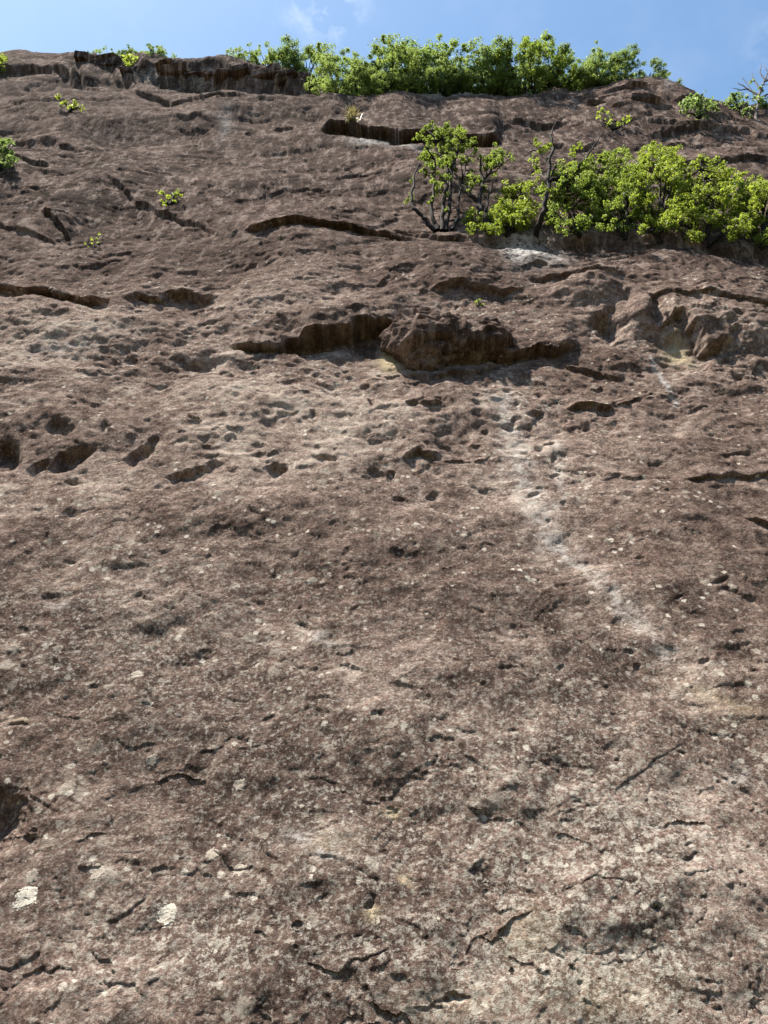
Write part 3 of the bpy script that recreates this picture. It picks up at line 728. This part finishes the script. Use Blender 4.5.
def fill(cx, cy, rx, ry, n, r, seed, flat=True):
    """clumps spread through an ellipse as seen"""
    rng = np.random.default_rng(seed); out = []
    for k_ in range(n):
        a = rng.uniform(0, 2 * math.pi); q = math.sqrt(rng.random())
        out.append((cx + rx * q * math.cos(a), cy + ry * q * math.sin(a), r * rng.uniform(.65, 1.25)))
    return out

# ---------------------------------------------------------------- trees and shrubs of the middle ledge
plant('tree', 'slender many-stemmed tree with thin crown, leftmost on the middle ledge', 'tree', (440, 230),
      [([(436, 231), (424, 218), (413, 206), (412, 190), (419, 165)], .07, .02), ([(438, 230), (431, 212), (434, 190), (435, 160)], .06, .02), ([(442, 231), (443, 205), (448, 180), (443, 140)], .07, .02),
       ([(446, 231), (450, 200), (452, 170), (462, 140)], .06, .02), ([(452, 230), (458, 215), (460, 192), (466, 165)], .05, .015)],
      [(424, 128, 8), (420, 138, 6), (432, 126, 6), (437, 134, 7), (446, 130, 8), (456, 128, 8), (463, 134, 7), (470, 142, 7), (474, 150, 5), (430, 146, 8), (440, 150, 9), (450, 145, 9), (460, 150, 8), (424, 156, 7), (436, 164, 8), (446, 164, 9), (456, 165, 8), (466, 160, 7),
       (444, 178, 7), (440, 190, 6), (412, 180, 4), (411, 196, 6), (406, 201, 4), (430, 200, 5), (446, 195, 5), (470, 172, 5), (416, 138, 4), (448, 210, 4)] + fill(446, 146, 27, 18, 26, 6.5, 61) + fill(440, 172, 16, 14, 10, 5.5, 62), LEAF_MID, 0.072, 20, seed=3, group='trees on the middle ledge')
plant('tree', 'leaning forked tree with sparse crown, second on the middle ledge', 'tree', (490, 234),
      [([(490, 236), (484, 218), (478, 203), (466, 190), (456, 174)], .10, .025), ([(479, 205), (482, 185), (480, 166)], .06, .02), ([(482, 183), (490, 172), (496, 158)], .035, .012), ([(486, 221), (488, 200), (494, 180)], .04, .012)],
      [(496, 150, 7), (503, 153, 6), (490, 158, 7), (484, 168, 6), (500, 162, 6), (509, 155, 4), (470, 178, 6), (478, 180, 6), (464, 186, 5), (492, 174, 5), (486, 190, 5), (512, 158, 4)] + fill(494, 160, 14, 10, 10, 6, 63) + fill(474, 184, 12, 8, 6, 5, 64), LEAF_MID, 0.072, 17, seed=5, group='trees on the middle ledge')
plant('tree', 'dark crooked trunk with long bare branches above bright shrubs', 'tree', (537, 233),
      [([(535, 238), (541, 220), (546, 202), (547, 186), (550, 166), (548, 158)], .075, .035), ([(549, 162), (553, 148), (551, 134), (556, 121)], .05, .012), ([(547, 182), (558, 178), (572, 172), (584, 160), (594, 146), (602, 134)], .06, .012),
       ([(549, 163), (543, 156), (533, 150), (524, 158)], .035, .01), ([(551, 178), (556, 166), (563, 158)], .03, .01), ([(551, 140), (546, 132)], .02, .008), ([(584, 160), (592, 158), (600, 152)], .02, .008), ([(575, 170), (590, 176), (600, 172)], .02, .008)],
      [(536, 142, 6), (541, 150, 7), (533, 158, 6), (540, 168, 7), (548, 146, 5), (560, 162, 6), (572, 152, 6), (578, 146, 6), (568, 168, 7), (534, 180, 7), (544, 188, 6), (582, 166, 6), (560, 190, 8), (574, 186, 8)], LEAF_BRIGHT, 0.072, 17, seed=8, group='trees on the middle ledge', twigs=False, forward=1.1)
def shrub(label, base_px, clumps, leaf=LEAF_BRIGHT, L=0.072, dens=13, seed=1, group='shrubs on the middle ledge', nst=5, **kw):
    rng = np.random.default_rng(seed + 90); st = []
    for k_ in range(nst):
        c = clumps[rng.integers(0, len(clumps))]
        st.append(([base_px, ((base_px[0] * 2 + c[0]) / 3 + rng.normal(0, 2), (base_px[1] + c[1]) / 2), (c[0], c[1])], kw.get('r0', .05), .012))
    kw.pop('r0', None)
    return plant('shrub', label, 'shrub', base_px, st, clumps, leaf, L, dens, seed=seed, group=group, **kw)
shrub('low yellow-green shrub between the forked tree and the dark trunk', (508, 237), fill(498, 220, 32, 14, 44, 8.5, 1) + fill(520, 204, 18, 24, 36, 8.5, 2) + [(470, 231, 5), (464, 234, 4)], seed=11)
shrub('leafy green shrub right behind the dark crooked trunk', (580, 238), fill(572, 200, 34, 36, 80, 9, 3) + fill(598, 170, 28, 20, 44, 8, 4), leaf=LEAF_MID, seed=12, spread=.5)
shrub('rounded green shrub in the middle of the ledge thicket', (626, 240), fill(620, 192, 28, 42, 84, 9.5, 5), leaf=LEAF_MID, seed=13, spread=.5)
shrub('tall domed shrub with bright top, peak of the ledge thicket', (660, 243), fill(657, 163, 24, 17, 44, 8.5, 6) + fill(658, 202, 24, 34, 46, 9, 7), seed=14, spread=.5)
shrub('broad billowing shrub with sunlit leaf clumps on the right of the ledge', (708, 248), fill(706, 186, 36, 26, 66, 9.5, 8) + fill(690, 222, 24, 20, 30, 8.5, 9) + fill(736, 208, 28, 30, 60, 9, 10), seed=15, spread=.55)
shrub('yellow-green shrub cut by the right edge of the photo on the ledge', (762, 250), fill(764, 212, 36, 32, 84, 9.5, 11), seed=16, spread=.5)
# ---------------------------------------------------------------- plants dotted over the upper wall
G2 = 'plants rooted in cracks of the upper wall'
shrub('bright sprig shrub above the dark crooked trunk on the upper rock', (612, 130), [(601, 110, 6), (606, 116, 6), (599, 117, 4), (614, 127, 6), (622, 124, 6), (628, 119, 4), (610, 122, 4)], L=.14, dens=10, seed=21, group=G2, spread=.2)
shrub('rounded green bush on the rock under the right end of the crest', (700, 118), fill(698, 106, 18, 11, 20, 7, 21), leaf=LEAF_FAR, L=.2, dens=11, seed=22, group=G2, spread=.5)
shrub('bush at the foot of the bare twiggy tree, right edge', (742, 114), fill(744, 105, 22, 9, 20, 7, 22), leaf=LEAF_FAR, L=.2, dens=11, seed=23, group=G2, spread=.5)
shrub('two-clump yellow-green bush on the upper left wall', (70, 111), [(60, 100, 5), (64, 104, 5), (70, 107, 5), (76, 105, 6), (81, 107, 4), (58, 96, 3)], L=.14, dens=11, seed=24, group=G2, spread=.2)
shrub('small bush in the long diagonal crack, upper left wall', (170, 205), [(165, 194, 6), (171, 197, 6), (176, 192, 5), (164, 201, 5), (173, 203, 4), (180, 196, 3)], L=.10, dens=11, seed=25, group=G2, spread=.15)
shrub('thin pale green seedlings low on the left wall under the diagonal crack', (94, 248), [(88, 244, 3.5), (94, 240, 4), (98, 235, 3), (100, 243, 3)], L=.09, dens=6, seed=26, group=G2, spread=.1, nst=4, r0=.02)
shrub('dense green bush cut by the left edge beside the upper wall', (-2, 172), fill(-4, 153, 20, 16, 30, 6.5, 27), leaf=LEAF_FAR, L=.13, dens=13, seed=27, group=G2, spread=.25)
shrub('bright leafy twig at the left edge just under the crest', (-4, 76), fill(-4, 64, 9, 9, 14, 5, 28), L=.2, dens=11, seed=28, group=G2, spread=.3)
shrub('tiny bright green seedling on top of the dark boulder', (478, 307), [(476, 303, 2.6), (480, 303, 2.6), (478, 300, 2.2), (482, 305, 1.8)], L=.075, dens=7, seed=29, group=G2, spread=.05, nst=3, r0=.012)
shrub('small bright bush on the dark crag of the left crest', (131, 66), fill(131, 61, 7, 6, 9, 4, 30), L=.2, dens=11, seed=30, group=G2, spread=.3)
# dry grass on the lip of the dark overhang
gp, _ = at(352, 120); gt = empty('grass_tuft', gp); tag(gt, 'dry yellow grass tuft on the lip of the dark overhang', 'grass', G2)
rng = np.random.default_rng(40); V = []; Fg = []
for k in range(140):
    b0 = rng.normal(0, .13, 3) * np.array([1, .6, .1]); h = rng.uniform(.3, .75); d = rng.normal(0, .28, 3); d[2] = 0; w = rng.normal(0, 1, 3); w[2] = 0; w *= .02 / np.linalg.norm(w)
    o = len(V); V += [b0 - w, b0 + w, b0 + d * .5 * h + [0, 0, h * .7] + w, b0 + d * .5 * h + [0, 0, h * .7] - w, b0 + d * 1.2 * h + [0, 0, h]]
    Fg += [(o, o + 1, o + 2, o + 3), (o + 3, o + 2, o + 4)]
mesh_obj('blades', np.array(V), Fg, LEAF_DRY, parent=gt)
# bare tree at the right edge
plant('tree', 'bare twiggy grey tree with few leaves at the right edge of the crest', 'tree', (757, 118),
      [([(756, 124), (758, 106), (760, 92), (765, 80), (770, 68)], .07, .02), ([(759, 96), (748, 89), (738, 83)], .05, .015), ([(748, 89), (740, 90), (733, 88)], .03, .01), ([(761, 90), (754, 80), (752, 73)], .04, .012), ([(764, 82), (774, 76), (780, 66)], .05, .012), ([(765, 80), (760, 72), (762, 64)], .03, .01), ([(752, 91), (746, 82), (742, 78)], .02, .01), ([(768, 72), (764, 66)], .02, .008), ([(758, 100), (768, 94), (782, 92)], .05, .015)],
      [(762, 88, 4), (770, 84, 5), (752, 82, 3), (775, 95, 6), (766, 98, 4)], LEAF_FAR, .18, 2.2, bark=GREYBARK, seed=31, group=G2)

# ---------------------------------------------------------------- the row of trees along the crest
def skyline(px):
    m = np.where(np.abs(_sx - px) < 2.0)[0]; m = m[np.argsort(_sy[m])[:1]]
    return _flat[m[0]].copy(), float(_sy[m[0]])

def crest_proto(seed, leaf, slim):
    rng = np.random.default_rng(seed)
    parts = [tube(smooth_line([(0, 0, -.12), (.02 * rng.normal(), .02, .2), (.05 * rng.normal(), 0, .5), (.08 * rng.normal(), 0, .85)]), np.linspace(.022, .005, 16), 5)]
    bl = []
    for k_ in range(24):
        a = rng.uniform(0, 2 * math.pi); z = rng.uniform(.16, .90); w = slim * (.20 + .26 * math.sin(math.pi * min(1, (z - .1) / .95)) ** .8)
        rr = w * math.sqrt(rng.random()); c = np.array([rr * math.cos(a), rr * math.sin(a), z]); bl.append((c, rng.uniform(.10, .17)))
        if k_ % 2 == 0: parts.append(tube([(0, 0, z * .45), c * [.5, .5, .8], c], [.010, .007, .003], 4))
    tv, tf = merge(parts); lv, lf = leaves(bl, .024, 15, rng, 7, .4)
    t = mesh_obj('trunk', tv, tf, BARK); c = mesh_obj('crown', lv, lf, leaf, smooth=False)
    d = (t.data, c.data)
    bpy.data.objects.remove(t); bpy.data.objects.remove(c)
    return d
LEAF_CREST_LIGHT = leaf_mat("crest_leaves_light", (0.12, 0.17, 0.045), (0.25, 0.31, 0.09), (0.33, 0.43, 0.10))
protos = [crest_proto(51, LEAF_FAR, 1.0), crest_proto(52, LEAF_CREST_LIGHT, 1.15), crest_proto(53, LEAF_FAR, .85), crest_proto(54, LEAF_CREST_LIGHT, 1.0), crest_proto(55, LEAF_MID, 1.05)]

def crest_tree(px, top, label, kind, setback=1.0, minh=1.2, name='tree', cat='tree', group='trees in the row along the crest', wide=1.2):
    b, sy = skyline(px)
    b = b + np.array([0, setback, setback * .15 - 0.15])
    tip = on_ray(px, top, b[1]); h = max(minh, (tip[2] - b[2]) * 0.63)
    root = empty(name, b); tag(root, label, cat, group)
    root.scale = (h * wide, h * wide, h); root.rotation_euler = (0, 0, random.uniform(0, 6.28))
    for part, me in zip(('trunk', 'crown'), protos[kind]):
        o = bpy.data.objects.new(part, me); COL.objects.link(o); o.parent = root
    return root

TOP = np.array([(225, 50), (245, 44), (270, 40), (300, 43), (340, 46), (365, 44), (390, 38), (410, 31), (430, 33), (450, 42), (480, 43), (500, 39), (540, 35), (560, 38), (585, 44), (610, 47), (640, 51), (665, 56), (688, 68)], float)
xs = [228, 240, 253, 266, 280, 294, 308, 322, 337, 351, 365, 379, 393, 407, 421, 435, 449, 463, 478, 493, 508, 523, 538, 553, 568, 583, 598, 613, 628, 642, 656, 670, 682]
ORD = ['first', 'second', 'third', 'fourth', 'fifth', 'sixth', 'seventh', 'eighth', 'ninth', 'tenth', 'eleventh', 'twelfth']
STRETCH = ((340, 'small tree in the low left stretch of the crest row'), (460, 'green tree in the crest row left of its middle'), (600, 'green tree in the thick right-centre of the crest row'), (999, 'green tree in the crest row sloping behind the right outcrop'))
counts = {}; scount = 0
for k, x in enumerate(xs):
    st_ = next(q for q in STRETCH if x < q[0]); n_ = counts[st_[0]] = counts.get(st_[0], -1) + 1
    lab = st_[1] + ', ' + ORD[n_] + ' from the left'
    if k == 0: lab = 'small tree at the left end of the long crest row'
    elif x == 407: lab = 'tallest crest tree, left of two peaks rising highest against the sky'
    elif x == 421: lab = 'tall crest tree, right of the two peaks rising highest'
    elif x == 682: lab = 'last low tree at the right end of the crest row'
    crest_tree(x + random.uniform(-3, 3), np.interp(x, TOP[:, 0], TOP[:, 1]) + random.uniform(-2.5, 2), lab, [3, 1, 3, 4, 1, 0, 2, 3, 1, 0][k % 10] if x < 380 else [0, 4, 2, 1, 0, 3, 2][k % 7], random.uniform(0.6, 3.0))
    if 360 < x < 640 and k % 2:
        crest_tree(x + 6, np.interp(x, TOP[:, 0], TOP[:, 1]) + random.uniform(14, 22), 'low shrub at the foot of the crest row, ' + ORD[scount] + ' such shrub from the left', random.choice([1, 3, 4]), 0.3, 1.0, 'shrub', 'shrub', 'shrubs at the foot of the crest row', 1.25); scount += 1
for k, (x, t) in enumerate(((95, 48), (106, 46), (117, 45), (127, 44), (138, 43), (149, 44), (160, 43))):
    crest_tree(x, t, 'tiny bush on the left crest above the dark crag, ' + ORD[k] + ' from the left', [1, 3, 0][k % 3], 1.2, .8, 'shrub', 'shrub', 'bushes on the left crest', 1.3)

# ---------------------------------------------------------------- round lichen crusts on the lower wall
GN = grid_normals(POS)
SCX = _sx.reshape(NR, NC); SCY = _sy.reshape(NR, NC)
def lichen(px, py, r_px, label, seed):
    """a thin crust that follows the bumps of the rock, ragged at its rim and broken by small gaps"""
    p, _ = at(px, py)
    u = (POS - p) @ RGT; v = (POS - p) @ UPS; m = ((p - CAM) @ FWD) / F; r = r_px * m
    ii, jj = np.where(np.hypot(u, v) < r * 1.5)
    sl = (slice(ii.min(), ii.max() + 1), slice(jj.min(), jj.max() + 1))
    P_ = POS[sl]; uu = u[sl]; vv = v[sl]
    # twice as fine as the rock mesh
    def fine(a):
        b0 = np.empty((a.shape[0] * 3 - 2,) + a.shape[1:]); 
        for q in range(3): b0[q::3] = a if q == 0 else a[:-1] * (1 - q / 3) + a[1:] * q / 3
        c0 = np.empty((b0.shape[0], b0.shape[1] * 3 - 2) + b0.shape[2:])
        for q in range(3): c0[:, q::3] = b0 if q == 0 else b0[:, :-1] * (1 - q / 3) + b0[:, 1:] * q / 3
        return c0
    P_ = fine(P_); N_ = fine(GN[sl]); uu = fine(uu); vv = fine(vv)
    rim = np.hypot(uu, vv) / r + 0.34 * perlin2(uu / (r * .55) + seed * 3.3, vv / (r * .55), 400 + seed) + 0.24 * perlin2(uu / (r * .2) + seed, vv / (r * .2), 410 + seed)
    gap = perlin2(uu / (r * .16) + seed, vv / (r * .16), 420 + seed)
    h = 0.0045 * np.clip((1.0 - rim) * 4, -1, 1) + 0.0012 * perlin2(uu / .012, vv / .012, 430 + seed)
    W = P_ + N_ * h[..., None] - p
    id_ = np.arange(W.shape[0] * W.shape[1]).reshape(W.shape[:2])
    f = np.stack([id_[:-1, :-1], id_[:-1, 1:], id_[1:, 1:], id_[1:, :-1]], -1)
    keep = (rim[:-1, :-1] < 1.0) & (gap[:-1, :-1] < 0.58)
    f = f[keep]; used, inv = np.unique(f.ravel(), return_inverse=True)
    o = mesh_obj('lichen_patch', W.reshape(-1, 3)[used], inv.reshape(-1, 4), CRUST if r_px > 10 else CRUST_DULL); o.location = p
    tag(o, label, 'lichen', 'pale lichens on the lower wall')
for k, (x, y, r, lab) in enumerate(((25, 898, 11, 'round white lichen crust near the bottom left edge of the rock'), (167, 915, 10.5, 'round white lichen crust right of the short diagonal crack, lower left'),
        (32, 877, 7, 'smaller pale lichen just above the leftmost round white crust'), (239, 785, 6, 'small pale lichen spot between the two short cracks, left of centre'), (212, 854, 6.5, 'pale grey lichen spot above right of the second white crust'),
        (240, 870, 6.5, 'pale lichen spot right of the grey one, above the bottom crack'), (97, 872, 8, 'broken pale lichen between the two round white crusts'), (137, 674, 5.5, 'small white lichen dot high on the lower left wall'), (152, 760, 6, 'pale lichen speck left of the small dark crack, lower left'))):
    lichen(x, y, r, lab, k + 1)

print('cliff', NR, NC, 'tris', len(quads) * 2, 'all', sum(len(m.polygons) for m in bpy.data.meshes))
